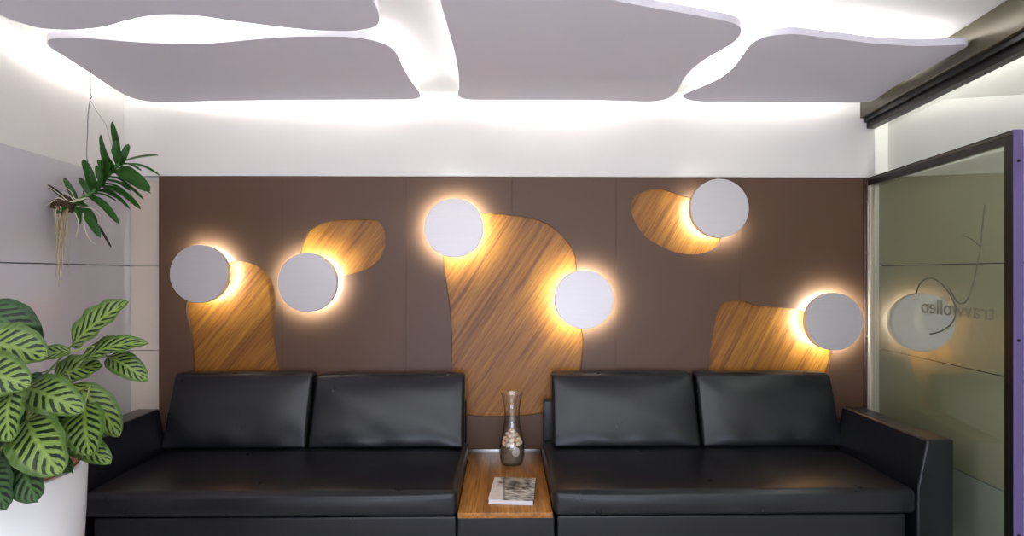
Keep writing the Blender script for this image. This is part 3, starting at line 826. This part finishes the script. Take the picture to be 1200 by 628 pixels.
for k in range(12):                       # further narrow leaves in two ranks along the stem
    f = .12+.85*k/11; sx, sy = 200+180*f, 405-170*f**1.15
    S_.append(((sx, sy), (sx+rnd.uniform(95, 130), sy+rnd.uniform(35, 85)), .024, .14, (0, -.45, .9), 0, rnd.uniform(-.03, .05)))
    if k % 2: S_.append(((sx, sy), (sx-rnd.uniform(20, 50), sy-rnd.uniform(70, 100)), .034, .08, (.4, -.85, .2), 0, rnd.uniform(-.06, .03)))
for b, t2, w, arc, n, dk, dy in S_:
    bm = leaf_mesh(op(*b), op(*t2, OY+dy), w, n, arc, -.28 if w < .03 else .22, 0, 0, 'strap', 14, 6)
    put('leaf', bm, M['strap_dark'] if dk else M['strap'], orchid, angle=80)
bm = bmesh.new(); bmesh.ops.create_icosphere(bm, subdivisions=4, radius=1)
mc = op(118, 432)
for v in bm.verts:
    d = v.co.copy(); k = 1+.16*math.sin(7*d.x+2)+.14*math.sin(9*d.z+1)*math.cos(6*d.y)+.08*math.sin(17*d.x+13*d.z)
    v.co = mc+Vector((d.x*.052, d.y*.04, d.z*.05))*k
put('root_clump', bm, M['moss'], orchid)
rnd = random.Random(21)
for i in range(64):
    x0 = rnd.uniform(74, 150) if i > 16 else rnd.uniform(80, 100); dep = OY+rnd.uniform(-.045, .045)
    endx = 104+rnd.gauss(0, 13)+(x0-110)*.2
    endy = rnd.uniform(560, 690) if i < 34 else (rnd.uniform(470, 560) if i < 52 else rnd.uniform(690, 810))
    y0 = 415+rnd.uniform(-15, 30); pts = []
    for k in range(6):
        f = k/5; wob = 9*math.sin(PI*min(1, f*1.2))
        pts.append(op(x0+(endx-x0)*f+rnd.gauss(0, wob*.5), y0+(endy-y0)*f, dep+rnd.uniform(-.012, .012)*f))
    bm = bmesh.new(); tube(bm, catmull(pts, 4, closed=False), rnd.uniform(.0016, .0034), 5, .0011)
    put('root', bm, M['root'] if i % 3 else M['root_pale'], orchid)
for pts in ([(215,400),(150,418),(100,385),(45,345)], [(210,405),(165,410),(140,385),(110,372)], [(120,410),(90,400),(60,420),(28,440)],
            [(205,470),(215,540),(235,590),(262,612)], [(180,440),(250,450),(290,485),(300,490)], [(230,400),(170,405),(150,370),(110,345)],
            [(170,470),(185,520),(178,560),(172,580)]):
    bm = bmesh.new(); tube(bm, catmull([op(x, y, OY-.05) for x, y in pts], 6, closed=False), .0032, 6, .0016); put('root', bm, M['root_pale'], orchid)
# wire
wt = at_y(106, 86, 3.27); bm = bmesh.new()
yw = 3.27
tube(bm, [Vector((wt.x, yw, ZS-.001)), at_y(106, 112, yw)], .0022, 6)
lp = [at_y(x, y, yw) for x, y in ((106,111),(107.2,113.5),(105.6,117),(103.2,135),(102.6,155),(101.5,180))]+[op(228, 260, 3.25), op(215, 330, 3.23), op(200, 405, OY)]
tube(bm, catmull(lp, 5, closed=False), .0024, 6)
tube(bm, [at_y(x, y, yw) for x, y in ((105.6,117),(112,128),(118,137))]+[op(310, 60, 3.24), op(352, 215, 3.22)], .0009, 5)
tag(put('hanging_wire', bm, M['wire'], loc=(wt.x, yw, ZS)), 'thin grey wire from the ceiling holding the orchid', 'wire')

# ================================================================== LIGHT
def area(name, loc, rot, sx, sy, power, col):
    l = bpy.data.lights.new(name, 'AREA'); l.shape = 'RECTANGLE'; l.size = sx; l.size_y = sy; l.energy = power; l.color = col
    o = bpy.data.objects.new(name, l); C.objects.link(o); o.location = loc; o.rotation_euler = rot
    return o
area('overhead_fill', (0, -.2, 2.72), (0, 0, 0), 4.2, 2.6, 85, (.92, .94, 1.0))  # unseen broad fill, added overhead to brighten the room
area('low_front_fill', (.2, -2.9, .45), (math.radians(90), 0, 0), 4.4, .8, 48, (.66, .74, 1.0))  # unseen cool fill set low, added to brighten the sofa fronts
area('cavity_fill', (XR(3)-.045, 2.6, ZS-.008), (0, 0, math.radians(-3.4)), .03, 2.6, 14, (.97, 1, .95))  # hidden fill added to brighten the wall behind the glass
wd = bpy.data.worlds.new('world'); bpy.context.scene.world = wd; wd.use_nodes = True
bg = wd.node_tree.nodes['Background']; bg.inputs[0].default_value = (.86, .88, 1.0, 1); bg.inputs[1].default_value = 1.9

vs = bpy.context.scene.view_settings
vs.view_transform = 'Standard'; vs.look = 'None'; vs.gamma = 1; vs.use_curve_mapping = False; vs.exposure = .14
bpy.context.scene.cycles.max_bounces = 10
bpy.context.scene.cycles.transparent_max_bounces = 16
